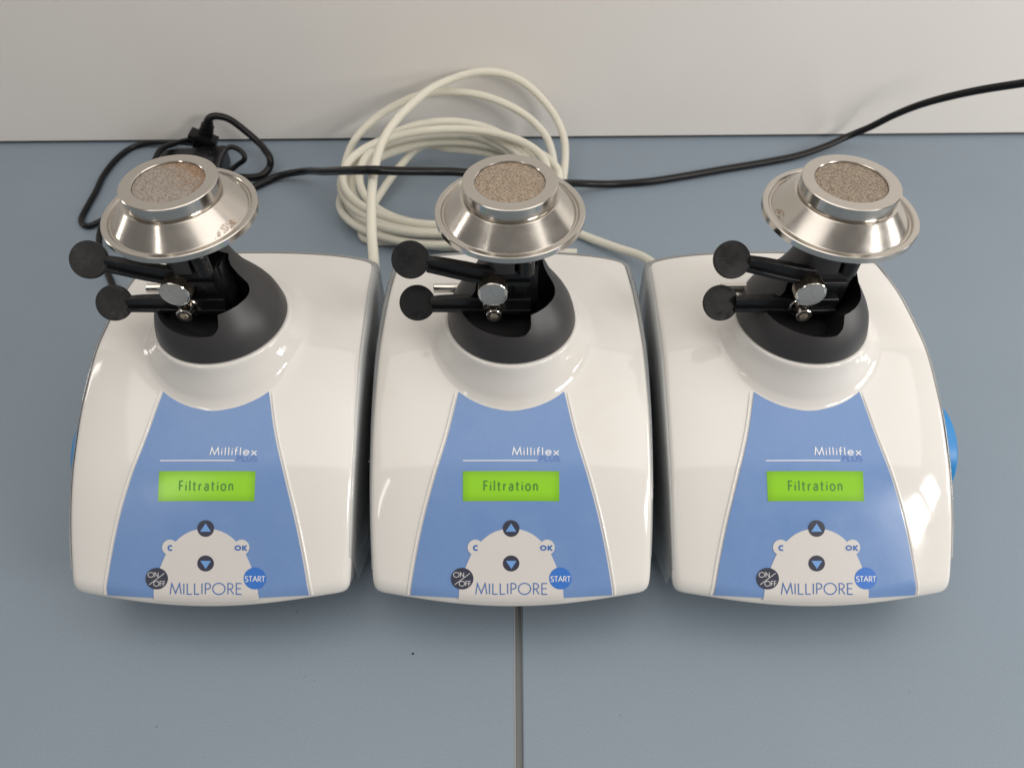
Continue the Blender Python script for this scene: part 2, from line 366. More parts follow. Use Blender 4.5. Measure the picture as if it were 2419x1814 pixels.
def strip_mesh(name, L_, Rr, off, thick, m, nu=10):
    """sheet between two drawing curves L_ and Rr (same number of points), with a skirt down to the shell"""
    vs = []; fs = []; k = len(L_)
    for a, b_ in zip(L_, Rr):
        for i in range(nu+1):
            t = i/nu; vs.append(pan(a[0]*(1-t)+b_[0]*t, a[1]*(1-t)+b_[1]*t, off))
    for j in range(k-1):
        for i in range(nu): q = j*(nu+1)+i; fs.append((q, q+1, q+nu+2, q+nu+1))
    loop = list(range(nu+1))+[j*(nu+1)+nu for j in range(1, k)]+[(k-1)*(nu+1)+i for i in range(nu-1, -1, -1)]+[j*(nu+1) for j in range(k-2, 0, -1)]
    rim = [(a, b_) for a, b_ in zip(L_, Rr)]
    n0 = len(vs)
    flat = [(i, j) for j in range(k) for i in range(nu+1)]
    for q in loop:
        i, j = flat[q]; t = i/nu; vs.append(pan(L_[j][0]*(1-t)+Rr[j][0]*t, L_[j][1]*(1-t)+Rr[j][1]*t, off-thick))
    for a in range(len(loop)):
        b_ = (a+1) % len(loop); fs.append((loop[a], loop[b_], n0+b_, n0+a))
    return new_mesh(name, vs, fs, [m], angle=40)
def disc_mesh(name, outl, cen, off, thick, m, nr=5):
    """filled drawing outline (star shaped round cen) laid on the shell"""
    n_ = len(outl); vs = [pan(*cen, off)]; fs = []
    for r_ in range(1, nr+1):
        for q in outl: vs.append(pan(cen[0]+(q[0]-cen[0])*r_/nr, cen[1]+(q[1]-cen[1])*r_/nr, off))
    for k in range(n_): fs.append((0, 1+k, 1+(k+1) % n_))
    for r_ in range(nr-1):
        for k in range(n_):
            k2 = (k+1) % n_; fs.append((1+r_*n_+k, 1+r_*n_+k2, 1+(r_+1)*n_+k2, 1+(r_+1)*n_+k))
    n0 = len(vs); o0 = 1+(nr-1)*n_
    for q in outl: vs.append(pan(*q, off-thick))
    for k in range(n_): fs.append((o0+k, o0+(k+1) % n_, n0+(k+1) % n_, n0+k))
    return new_mesh(name, vs, fs, [m], angle=40)
def circ(cx_, cy_, r, n_=40, ry=None): return [(cx_+r*math.cos(2*math.pi*k/n_), cy_+(ry or r)*math.sin(2*math.pi*k/n_)) for k in range(n_)]

# stroke lettering ---------------------------------------------------------------------------------
def arc(cx_, cy_, rx, ry, a0, a1, n_=14): return [(cx_+rx*math.cos(R(a0+(a1-a0)*k/n_)), cy_+ry*math.sin(R(a0+(a1-a0)*k/n_))) for k in range(n_+1)]
# glyphs: unit cap height, y up; (width, strokes)
G = {
 'M': (0.98, [[(0.02, 0), (0.16, 1), (0.49, 0.08), (0.82, 1), (0.96, 0)]]),
 'I': (0.16, [[(0.08, 0), (0.08, 1)]]),
 'L': (0.50, [[(0.08, 1), (0.08, 0), (0.48, 0)]]),
 'P': (0.54, [[(0.08, 0), (0.08, 1), (0.26, 1)]+arc(0.26, 0.74, 0.25, 0.26, 90, -90)[1:]+[(0.10, 0.48)]]),
 'O': (1.12, [arc(0.56, 0.5, 0.52, 0.52, 90, 450, 36)]),
 'R': (0.58, [[(0.08, 0), (0.08, 1), (0.26, 1)]+arc(0.26, 0.74, 0.24, 0.26, 90, -90)[1:]+[(0.10, 0.48)], [(0.27, 0.46), (0.56, 0)]]),
 'E': (0.54, [[(0.52, 1), (0.08, 1), (0.08, 0), (0.52, 0)], [(0.10, 0.52), (0.48, 0.52)]]),
 'U': (0.66, [[(0.07, 1), (0.07, 0.27)]+arc(0.33, 0.27, 0.26, 0.28, 180, 360)[1:]+[(0.59, 1)]]),
 'S': (0.56, [arc(0.28, 0.75, 0.21, 0.25, 30, 250, 14)+arc(0.27, 0.25, 0.23, 0.26, 80, -150, 14)]),
 'T': (0.54, [[(0.02, 1), (0.52, 1)], [(0.27, 0.97), (0.27, 0)]]),
 'A': (0.74, [[(0.03, 0), (0.37, 1), (0.71, 0)], [(0.18, 0.36), (0.56, 0.36)]]),
 'N': (0.76, [[(0.08, 0), (0.08, 1), (0.68, 0), (0.68, 1)]]),
 'F': (0.50, [[(0.48, 1), (0.08, 1), (0.08, 0)], [(0.10, 0.52), (0.45, 0.52)]]),
 'C': (0.74, [arc(0.46, 0.5, 0.36, 0.40, 50, 310, 20)]),
 'K': (0.72, [[(0.14, 0), (0.14, 1)], [(0.64, 1), (0.24, 0.5), (0.66, 0)]]),
 'o1': (0.92, [arc(0.46, 0.5, 0.34, 0.38, 90, 450, 30)]),
 'i': (0.20, [[(0.10, 0), (0.10, 0.62)], [(0.10, 0.78), (0.10, 0.90)]]),
 'l': (0.20, [[(0.10, 0), (0.10, 1.06)]]),
 'f': (0.34, [[(0.12, 0), (0.12, 0.80)]+arc(0.28, 0.80, 0.16, 0.24, 180, 75, 8)[1:], [(0.0, 0.60), (0.32, 0.60)]]),
 'e': (0.72, [[(0.08, 0.34), (0.64, 0.34)]+arc(0.36, 0.33, 0.29, 0.31, 5, 325, 24)]),
 'x': (0.62, [[(0.04, 0.62), (0.58, 0)], [(0.58, 0.62), (0.345, 0.335)], [(0.275, 0.27), (0.04, 0)]]),
 't': (0.42, [[(0.16, 0.92), (0.16, 0.16)]+arc(0.30, 0.16, 0.14, 0.14, 180, 280, 6)[1:], [(0.02, 0.66), (0.38, 0.66)]]),
 'r': (0.44, [[(0.10, 0), (0.10, 0.68)], [(0.12, 0.42)]+arc(0.34, 0.42, 0.22, 0.24, 165, 85, 6)]),
 'a': (0.58, [arc(0.27, 0.48, 0.20, 0.20, 150, 0, 8)+[(0.47, 0)], [(0.45, 0.36)]+arc(0.26, 0.20, 0.19, 0.19, 80, 320, 14)]),
 'o': (0.66, [arc(0.33, 0.34, 0.26, 0.34, 90, 450, 24)]),
 'n': (0.60, [[(0.10, 0), (0.10, 0.68)], [(0.12, 0.44)]+arc(0.31, 0.44, 0.19, 0.24, 160, 0, 10)+[(0.50, 0)]]),
}
def ribbon(poly, hw):
    """mitred ribbon: returns left, right point lists; closed if ends meet"""
    closed = len(poly) > 3 and math.hypot(poly[0][0]-poly[-1][0], poly[0][1]-poly[-1][1]) < 1e-6
    p = [V((a, b_, 0)) for a, b_ in poly]; out = []
    q = [p[0]]
    for a, b_ in zip(p, p[1:]):
        k = max(1, int((b_-a).length/9.0))
        for i in range(1, k+1): q.append(a+(b_-a)*(i/k))
    p = q; n_ = len(p); Lh = []; Rh = []
    for i in range(n_):
        if closed: a, c_ = p[(i-1) % (n_-1)], p[(i+1) % (n_-1)] if i < n_-1 else p[1]
        else: a, c_ = p[max(i-1, 0)], p[min(i+1, n_-1)]
        b_ = p[i]; t1 = (b_-a) if (b_-a).length > 1e-9 else (c_-b_); t2 = (c_-b_) if (c_-b_).length > 1e-9 else t1
        t1 = t1.normalized(); t2 = t2.normalized(); n1 = V((-t1.y, t1.x, 0)); n2 = V((-t2.y, t2.x, 0)); mm = (n1+n2)
        if mm.length < 1e-6: mm = n1
        mm.normalize(); k = hw/max(0.28, mm.dot(n1)); Lh.append(b_+mm*k); Rh.append(b_-mm*k)
    return Lh, Rh
def text_mesh(name, txt, x0, x1, ytop, ybase, sw, off, m, gap=0.10):
    adv = []; xx = 0.0
    for g in txt: adv.append(xx); xx += G[g][0]+gap
    tot = xx-gap; sx = (x1-x0)/tot; sy = (ybase-ytop); vs = []; fs = []; lay = 0
    for g, a in zip(txt, adv):
        for si, st in enumerate(G[g][1]):
            poly = [(x0+(a+u)*sx, ybase-v*sy) for u, v in st]
            Lh, Rh = ribbon(poly, sw/2); n0 = len(vs)
            for a1, b1 in zip(Lh, Rh): vs += [pan(a1.x, a1.y, off+0.00012*si), pan(b1.x, b1.y, off+0.00012*si)]
            for i in range(len(Lh)-1): fs.append((n0+2*i, n0+2*i+1, n0+2*i+3, n0+2*i+2))
    return flip_up(new_mesh(name, vs, fs, [m], smooth=False))
def flip_up(me):
    bm = bmesh.new(); bm.from_mesh(me)
    for f_ in bm.faces:
        f_.normal_update()
        if f_.normal.z < 0: f_.normal_flip()
    bm.to_mesh(me); bm.free(); return me
def line_mesh(name, pts, sw, off, m):
    Lh, Rh = ribbon(pts, sw/2); vs = []; fs = []
    for a1, b1 in zip(Lh, Rh): vs += [pan(a1.x, a1.y, off), pan(b1.x, b1.y, off)]
    for i in range(len(Lh)-1): fs.append((2*i, 2*i+1, 2*i+3, 2*i+2))
    return flip_up(new_mesh(name, vs, fs, [m], smooth=False))

# the neck: bell-shaped cone with a pocket cut out of its front
def cone_mesh():
    prof = [(0.0, 0.7655), (0.218, 0.7655), (0.2205, 0.768), (0.2200, 0.775), (0.214, 0.80), (0.205, 0.828), (0.1895, 0.857), (0.1715, 0.884), (0.1545, 0.908), (0.1385, 0.931), (0.126, 0.957),
            (0.113, 0.984), (0.103, 1.012), (0.096, 1.04), (0.091, 1.08), (0.089, 1.13), (0.0, 1.13)]
    v, f = lathe(prof, 96, (0, CY+0.012-YO, 0))
    zt = 0.7655
    v = [V((p.x, p.y+ (0.012*min(1, (p.z-zt)/0.25)-0.012), p.z)) for p in v]
    me = new_mesh('neck_cone', v, f, [M['cone']], angle=40)
    poly = CUT
    d = V((0, -0.74, 0.673)).normalized(); vs = []; n_ = len(poly)
    for t in (0.55, -0.45):
        for p in poly: vs.append(V(p)+d*t)
    fs = [tuple(range(n_)), tuple(range(n_, 2*n_))]+[(k, (k+1) % n_, n_+(k+1) % n_, n_+k) for k in range(n_)]
    bm = bmesh.new(); bv = [bm.verts.new(p*S) for p in vs]
    for q in fs: bm.faces.new([bv[i] for i in q])
    bmesh.ops.recalc_face_normals(bm, faces=bm.faces)
    for co, no in (((0, 1.790-YO, 0), (0, 1, 0)), ((0, 0, 0.792), (0, 0, -1))):
        g = bm.verts[:]+bm.edges[:]+bm.faces[:]
        r_ = bmesh.ops.bisect_plane(bm, geom=g, plane_co=V(co)*S, plane_no=no, clear_outer=True)
        ed = [e for e in r_['geom_cut'] if isinstance(e, bmesh.types.BMEdge)]
        bmesh.ops.edgeloop_fill(bm, edges=ed)
    bmesh.ops.triangulate(bm, faces=bm.faces[:]); bmesh.ops.recalc_face_normals(bm, faces=bm.faces)
    mc = bpy.data.meshes.new('pocket_cutter'); bm.to_mesh(mc); bm.free(); mc.materials.append(M['cone']); mc.materials.append(M['pocket'])
    mc.polygons.foreach_set('material_index', [1]*len(mc.polygons)); me.materials.append(M['pocket'])
    a = obj('neck_cone', me); b_ = obj('pocket_cutter', mc)
    mo = a.modifiers.new('b', 'BOOLEAN'); mo.operation = 'DIFFERENCE'; mo.object = b_; mo.solver = 'EXACT'; mo.material_mode = 'INDEX'
    dg = bpy.context.evaluated_depsgraph_get(); r_ = bpy.data.meshes.new_from_object(a.evaluated_get(dg))
    bpy.data.objects.remove(a); bpy.data.objects.remove(b_); r_.name = 'neck_cone'
    r_.polygons.foreach_set('use_smooth', [True]*len(r_.polygons)); r_.set_sharp_from_angle(angle=R(35)); return r_
# outline of the pocket, as seen along the pocket's own axis
CUT = [(0.0995, 0.2873, 0.9960), (0.1031, 0.2750, 0.9825), (0.1101, 0.2650, 0.9714), (0.1172, 0.2565, 0.9621), (0.1277, 0.2464, 0.9511), (0.1360, 0.2379, 0.9417), (0.1407, 0.2310, 0.9340), (0.1431, 0.2240, 0.9264), (0.1432, 0.2170, 0.9187), (0.1410, 0.2100, 0.9110), (0.1352, 0.2025, 0.9028), (0.1271, 0.1960, 0.8955), (0.1144, 0.1874, 0.8861), (0.0992, 0.1803, 0.8784), (0.0806, 0.1733, 0.8706), (0.0631, 0.1686, 0.8655), (0.0631, 0.1568, 0.8525), (0.0632, 0.1474, 0.8421), (0.0616, 0.1395, 0.8335), (0.0551, 0.1324, 0.8257), (0.0492, 0.1277, 0.8205), (0.0433, 0.1242, 0.8167), (0.0246, 0.1212, 0.8134), (0.0011, 0.1206, 0.8127), (-0.0224, 0.1218, 0.8141), (-0.0459, 0.1242, 0.8167), (-0.0694, 0.1285, 0.8213), (-0.0928, 0.1341, 0.8276), (-0.1138, 0.1416, 0.8357), (-0.1325, 0.1497, 0.8447), (-0.1464, 0.1584, 0.8542), (-0.1569, 0.1670, 0.8637), (-0.1649, 0.1756, 0.8732), (-0.1695, 0.1835, 0.8818), (-0.1670, 0.1944, 0.8938), (-0.1552, 0.2037, 0.9041), (-0.1271, 0.2100, 0.9110), (-0.1177, 0.2193, 0.9212), (-0.1141, 0.2317, 0.9349), (-0.1093, 0.2457, 0.9502), (-0.1011, 0.2537, 0.9591), (-0.0825, 0.2546, 0.9601), (-0.0454, 0.2546, 0.9601), (-0.0129, 0.2546, 0.9601), (0.0104, 0.2546, 0.9601), (0.0104, 0.2811, 0.9892), (0.0103, 0.3088, 1.0196), (0.0704, 0.3088, 1.0196), (0.0982, 0.2996, 1.0095)]

def lever_mesh(zk, pc, arm, fold):
    mb = MB(); pc = V(pc); nrm = V((0.06, -0.70, 0.71)).normalized()
    prof = [(0, -0.0065), (0.0570, -0.0065), (0.0590, -0.0045), (0.0590, 0.0045), (0.0570, 0.0065), (0, 0.0065)]
    mb.add(*lathe(prof, 48, pc, nrm))
    mb.add(*sweep_rect(spline(arm, 5), 0.013, [0.019+0.011*min(1, k/9) for k in range(5*(len(arm)-1)+1)]))
    low = [V(a)+V((0.0, -0.004, -0.016)) for a in arm]
    mb.add(*sweep_rect(spline(low, 5), 0.020, 0.008))
    return mb
MESH = {}
def build_meshes():
    MESH['shell'] = body_mesh(); MESH['clear_skirt'] = skirt_mesh()
    # label film
    Lp = [(1078, 921), (1086, 923.5), (1059.5, 1021), (1026.5, 1126), (999, 1234), (970, 1397)]
    py = np.linspace(0, 1, 40); out = []
    fx = pchip([921, 1021, 1126, 1234, 1320, 1400, 1425], [1082.5, 1058, 1026, 997.5, 980, 966.5, 962])
    Lc, Rc = [], []
    for k in range(41):
        t = k/40; c_ = []
        # the sheet is bent: top edge follows the collar, bottom edge the front lip
        Lc.append(t)
    nu = 24; rows = []
    x_top, x_bot = 123.5, 240.0
    def edge(t): return 921+t*(1398-921)
    def P2(u, t):                                   # u -1..1
        py_ = edge(t); half = 1205.8-fx(py_)
        sag_top = 50.0*(1-abs(u)**1.9); sag_bot = 15.0*(1-u*u)
        return (1205.8+u*half, py_+sag_top*(1-t)**1.0*(1 if t < 1 else 0)+sag_bot*t)
    vs = []; fs = []; off = 0.0038; nt_ = 44
    grid = [[P2(-1+2*i/nu, j/nt_) for i in range(nu+1)] for j in range(nt_+1)]
    for r_ in grid:
        for q in r_: vs.append(pan(*q, off))
    for j in range(nt_):
        for i in range(nu): q = j*(nu+1)+i; fs.append((q, q+1, q+nu+2, q+nu+1))
    loop = [(0, i) for i in range(nu+1)]+[(j, nu) for j in range(1, nt_+1)]+[(nt_, i) for i in range(nu-1, -1, -1)]+[(j, 0) for j in range(nt_-1, 0, -1)]
    n0 = len(vs)
    for j, i in loop: vs.append(pan(*grid[j][i], -0.004))
    for a in range(len(loop)):
        b_ = (a+1) % len(loop); qa = loop[a][0]*(nu+1)+loop[a][1]; qb = loop[b_][0]*(nu+1)+loop[b_][1]; fs.append((qa, qb, n0+b_, n0+a))
    MESH['control_panel'] = new_mesh('control_panel', vs, fs, [M['film']], angle=40)
    # raised white border beside the label
    for sgn in (-1, 1):
        path = [pan(1205.8+sgn*((1205.8-fx(edge(t)))+7.0), edge(t)-2, -0.0025) for t in np.linspace(0.0, 1.0, 40)]
        MESH['panel_border%d' % sgn] = MB().add(*tube(path, 0.0058, 10)).mesh('panel_border', M['white'], angle=60)
    k_ = 1/6.506
    def d5(q): return (1040+q[0]*k_, 1220+q[1]*k_)
    hump_r = [(1075, 176), (1200, 190), (1310, 222), (1400, 265), (1470, 315), (1530, 370), (1612, 455), (1690, 580), (1740, 690), (1775, 775), (1830, 930), (1870, 1110), (1884, 1252), (1660, 1276), (1400, 1288)]
    hump = [d5(q) for q in hump_r]+[d5((1075, 1290))]+[d5((2150-q[0], q[1])) for q in hump_r[:0:-1]]
    hump2 = []
    for a, b_ in zip(hump, hump[1:]+hump[:1]): hump2 += [a, ((a[0]+b_[0])/2, (a[1]+b_[1])/2)]
    MESH['button_field'] = disc_mesh('button_field', hump2, d5((1075, 850)), 0.0050, 0.001, M['hump'], 16)
    MESH['c_button'] = disc_mesh('button', circ(*d5((525, 465)), 118*k_), d5((525, 465)), 0.0054, 0.001, M['hump'], 3)
    MESH['ok_button'] = disc_mesh('button', circ(*d5((1625, 465)), 118*k_), d5((1625, 465)), 0.0054, 0.001, M['hump'], 3)
    MESH['up_button'] = disc_mesh('button', circ(*d5((1075, 178)), 127*k_), d5((1075, 178)), 0.0058, 0.0012, M['dark'], 3)
    MESH['down_button'] = disc_mesh('button', circ(*d5((1075, 712)), 127*k_, 40, 122*k_), d5((1075, 712)), 0.0058, 0.0012, M['dark'], 3)
    MESH['power_button'] = disc_mesh('button', circ(*d5((325, 943)), 172*k_, 44, 165*k_), d5((325, 943)), 0.0058, 0.0012, M['dark'], 4)
    MESH['start_button'] = disc_mesh('button', circ(*d5((1828, 940)), 170*k_, 44, 167*k_), d5((1828, 940)), 0.0058, 0.0012, M['start'], 4)
    MESH['up_arrow'] = disc_mesh('arrow_symbol', [d5(q) for q in ((1075, 100), (990, 225), (1155, 225))], d5((1075, 185)), 0.0062, 0.0003, M['arrow'], 2)
    MESH['down_arrow'] = disc_mesh('arrow_symbol', [d5(q) for q in ((995, 672), (1158, 672), (1078, 795))], d5((1075, 712)), 0.0062, 0.0003, M['arrow'], 2)
    def t5(name, txt, x0, x1, yt, yb, sw, off, m_, gap=0.1):
        a = d5((x0, yt)); b_ = d5((x1, yb)); return text_mesh(name, txt, a[0], b_[0], a[1], b_[1], sw*k_, off, m_, gap)
    T = MESH['texts'] = []
    T.append(t5('lettering', 'MILLIPORE', 530, 1630, 1018, 1182, 15, 0.0062, M['inkblue'], 0.13))
    T.append(t5('lettering', 'START', 1678, 1985, 908, 988, 11, 0.0063, M['inkwhite'], 0.05))
    T.append(t5('lettering', 'ON', 188, 355, 847, 918, 10, 0.0063, M['inkgrey'], 0.08))
    T.append(t5('lettering', 'OFF', 275, 458, 982, 1056, 10, 0.0063, M['inkgrey'], 0.08))
    T.append(t5('lettering', 'C', 492, 565, 432, 516, 26, 0.0059, M['inkblue']))
    T.append(t5('lettering', ['o1', 'K'], 1516, 1712, 434, 514, 24, 0.0059, M['inkblue'], 0.06))
    T.append(line_mesh('slash_mark', [d5((210, 1033)), d5((445, 860))], 10*k_, 0.0061, M['inkgrey']))
    q_ = 1/12.29
    T.append(text_mesh('lettering', 'Milliflex', 1180+345*q_, 1180+1700*q_, 980+957*q_, 980+1165*q_, 29*q_, 0.0045, M['inkwhite'], 0.17))
    T.append(text_mesh('lettering', 'PLUS', 1180+1135*q_, 1180+1720*q_, 980+1192*q_, 980+1340*q_, 34*q_, 0.0045, M['inkplus'], 0.12))
    T.append(line_mesh('underline', [(1091.4, 1087.7), (1266.8, 1087.7)], 2.1, 0.0045, M['inkwhite']))
    MESH['screen'] = strip_mesh('screen', [(1091.4, 1112.5+70.5*k/10) for k in range(11)], [(1318.6, 1112.5+70.5*k/10) for k in range(11)], 0.0048, 0.0012, M['lcd'], 14)
    T.append(text_mesh('lettering', 'Filtration', 1140, 1268.5, 1136, 1158, 3.7, 0.0053, M['lcdink'], 0.24))
    MESH['neck_cone'] = cone_mesh()
    # filter support: turned steel head; frit in its top
    cy_ = 1.79-YO; cx_ = -0.004
    prof = [(0.0, 1.2805), (0.1035, 1.2805), (0.1035, 1.2868), (0.1055, 1.2893), (0.1390, 1.2893), (0.1415, 1.2870), (0.1415, 1.2530), (0.1385, 1.2510), (0.1385, 1.2462),
            (0.1492, 1.2450), (0.1518, 1.2425), (0.1995, 1.1865), (0.2020, 1.1842), (0.2062, 1.1838), (0.2085, 1.1868), (0.2105, 1.1900), (0.2125, 1.1912), (0.2260, 1.1912), (0.2285, 1.1890), (0.2285, 1.1712), (0.2262, 1.1690),
            (0.20, 1.165), (0.08, 1.160), (0.05, 1.150), (0.05, 1.09), (0.0, 1.09)]
    v, f = lathe([(r_, z_-1.17) for r_, z_ in prof], 128); MESH['filter_support'] = new_mesh('filter_support', v, f, [M['steel']], angle=28)
    v, f = lathe([(0.0, 0.0065), (0.098, 0.0065), (0.1028, 0.0058), (0.1028, -0.006)], 96); MESH['frit'] = new_mesh('frit_disc', v, f, [M['frit0']], angle=40)
    mb = MB(); mb.add(*lathe([(0, 1.13), (0.06, 1.13), (0.06, 1.168), (0, 1.168)], 40, (0, 1.79-YO, 0)))
    MESH['stem'] = mb.mesh('stem', M['stem'])
    up = [(-0.262, 1.716-YO, 1.047), (-0.215, 1.710-YO, 1.038), (-0.13, 1.704-YO, 1.018), (-0.05, 1.70-YO, 1.006), (0.058, 1.705-YO, 1.000)]
    lo = [(-0.262, 1.710-YO, 0.880), (-0.215, 1.706-YO, 0.884), (-0.13, 1.702-YO, 0.886), (-0.05, 1.70-YO, 0.884), (0.062, 1.705-YO, 0.880)]
    MESH['upper_lever'] = lever_mesh(1.0, (-0.314, 1.717-YO, 1.055), up, 0).mesh('lever', M['black'], angle=24)
    MESH['lower_lever'] = lever_mesh(0.9, (-0.310, 1.712-YO, 0.876), lo, 0).mesh('lever', M['black'], angle=24)
    mb = MB(); mb.add(*box((0.03, 1.755-YO, 0.925), (0.11, 0.085, 0.215), bev=0.006)); mb.add(*box((0.052, 1.722-YO, 1.012), (0.05, 0.05, 0.05), bev=0.005)); mb.add(*box((0.030, 1.716-YO, 0.945), (0.038, 0.03, 0.034), bev=0.003))
    MESH['valve_block'] = mb.mesh('valve_block', M['black'])
    # thumb knob with knurled rim, facing the front
    nk = 120; vs = []; fs = []
    rows = [(0.0, -0.0015, 0), (0.040, -0.0015, 0), (0.0425, 0.0, 0), (0.0455, 0.0, 0), (0.0475, 0.0025, 0), (0.0475, 0.005, 0), (0.0475, 0.007, 1), (0.0475, 0.042, 1), (0.0465, 0.045, 0), (0.020, 0.046, 0), (0.020, 0.10, 0)]
    kc = V((-0.058, 1.648-YO, 0.970))
    idx = []
    for r_, y_, kn in rows:
        if r_ == 0: idx.append([len(vs)]); vs.append(kc+V((0, y_, 0))); continue
        idx.append(list(range(len(vs), len(vs)+nk)))
        for k in range(nk):
            rr = r_-(0.0022 if kn and k % 2 else 0); a = 2*math.pi*k/nk; vs.append(kc+V((rr*math.cos(a), y_, rr*math.sin(a))))
    mi = []
    for ri, (a, b_) in enumerate(zip(idx, idx[1:])):
        for k in range(nk):
            k2 = (k+1) % nk
            fs.append((a[0], b_[k], b_[k2]) if len(a) == 1 else (a[k], b_[k], b_[k2], a[k2])); mi.append(1 if ri == 0 else 2 if ri in (5, 6, 7) else 0)
    MESH['thumb_knob'] = new_mesh('thumb_knob', vs, fs, [M['chrome'], M['knobface'], M['knurl']], angle=30, mat_idx=mi)
    # socket screw below it
    sc = V((-0.056, 1.640-YO, 0.884)); mb = MB(); vs = []; fs = []; n6 = 48
    def ringp(r_, y_, hexa=False):
        out_ = []
        for k in range(n6):
            a = 2*math.pi*k/n6; rr = r_
            if hexa: rr = r_*math.cos(math.pi/6)/math.cos((a % (math.pi/3))-math.pi/6)
            out_.append(sc+V((rr*math.cos(a), y_, rr*math.sin(a))))
        return out_
    rr_ = [ringp(0.0145, 0.016, True), ringp(0.0145, 0.001, True), ringp(0.0175, 0.0), ringp(0.0235, 0.0), ringp(0.026, 0.0025), ringp(0.026, 0.030), ringp(0.0165, 0.0305), ringp(0.0165, 0.040), ringp(0.036, 0.0405), ringp(0.038, 0.043), ringp(0.038, 0.052), ringp(0.02, 0.053)]
    for r_ in rr_: vs += r_
    vs.append(sc+V((0, 0.016, 0))); fs += [(k, (k+1) % n6, len(vs)-1) for k in range(n6)]
    for i in range(len(rr_)-1):
        for k in range(n6): k2 = (k+1) % n6; fs.append((i*n6+k, i*n6+k2, (i+1)*n6+k2, (i+1)*n6+k))
    MESH['socket_screw'] = new_mesh('socket_screw', vs, fs, [M['chrome']], angle=30)
    v, f = lathe([(0, 0), (0.0135, 0.0), (0.0165, 0.003), (0.0165, 0.13), (0, 0.13)], 32, (-0.272, 1.85-YO, 0.815), (1, 0, 0)); MESH['steel_rod'] = new_mesh('steel_rod', v, f, [M['chrome']], angle=30)
    mb = MB(); pc = (0.046, 1.690-YO, 0)
    mb.add(*lathe([(0, 1.03), (0.0265, 1.03), (0.0265, 1.082), (0.024, 1.085), (0.024, 1.094), (0.0215, 1.098), (0, 1.098)], 32, pc)); MESH['plunger'] = mb.mesh('plunger', M['black'])
    mb = MB(); mb.add(*lathe([(0, 1.09), (0.0115, 1.09), (0.0115, 1.172), (0, 1.172)], 24, pc))
    hel = [(pc[0]+0.0165*math.cos(t*2*math.pi), pc[1]+0.0165*math.sin(t*2*math.pi), 1.098+0.014*t) for t in np.linspace(0, 5, 101)]
    mb.add(*tube(hel, 0.0032, 7)); MESH['plunger_spring'] = mb.mesh('spring', M['chrome'])
    mb = MB()
    v, f = lathe([(0, 0), (0.185, 0.0), (0.195, 0.010), (0.195, 0.05), (0, 0.06)], 64, (0.530, 1.500-YO, 0.340), (-1, 0, 0)); MESH['side_disc_right'] = new_mesh('side_disc', v, f, [M['blue']], angle=30)
    v, f = lathe([(0, 0), (0.185, 0.0), (0.195, 0.010), (0.195, 0.05), (0, 0.06)], 64, (-0.507, 1.480-YO, 0.330), (1, 0, 0)); MESH['side_disc_left'] = new_mesh('side_disc', v, f, [M['blue']], angle=30)
    v, f = lathe([(0, 0), (0.016, 0), (0.019, 0.004), (0.019, 0.06), (0.024, 0.064), (0.024, 0.10), (0, 0.10)], 24, (-0.21, 1.958-YO, 0.722), (0.8, -0.6, 0))
    MESH['hose_barb'] = new_mesh('hose_barb', v, f, [M['ledge']], angle=30)

m = M['rust'] = bpy.data.materials.new('rust_film'); m.use_nodes = True
n, l = m.node_tree.nodes, m.node_tree.links; b = n['Principled BSDF']; b.inputs['Base Color'].default_value = (0.30, 0.16, 0.075, 1); b.inputs['Roughness'].default_value = 0.7
l.new(ramp(m, noise(m, 420, 4, 0.7), [(0.46, (0, 0, 0)), (0.66, (0.6,)*3)]), b.inputs['Alpha'])
def stain_mesh(a0, a1, r0, r1):
    vs = []; fs = []; na, nr = 16, 4
    for i in range(na+1):
        a = R(a0+(a1-a0)*i/na); w_ = math.sin(math.pi*i/na)
        for j in range(nr+1):
            r_ = r1-(r1-r0)*w_*j/nr; z_ = 1.2425-(r_-0.1518)*(0.0560/0.0477)
            vs.append((r_*math.cos(a)+0.0006*math.cos(a), r_*math.sin(a)+0.0006*math.sin(a), z_-1.17+0.0006))
    for i in range(na):
        for j in range(nr): q = i*(nr+1)+j; fs.append((q, q+1, q+nr+2, q+nr+1))
    return new_mesh('rust_stain', vs, fs, [M['rust']], angle=60)
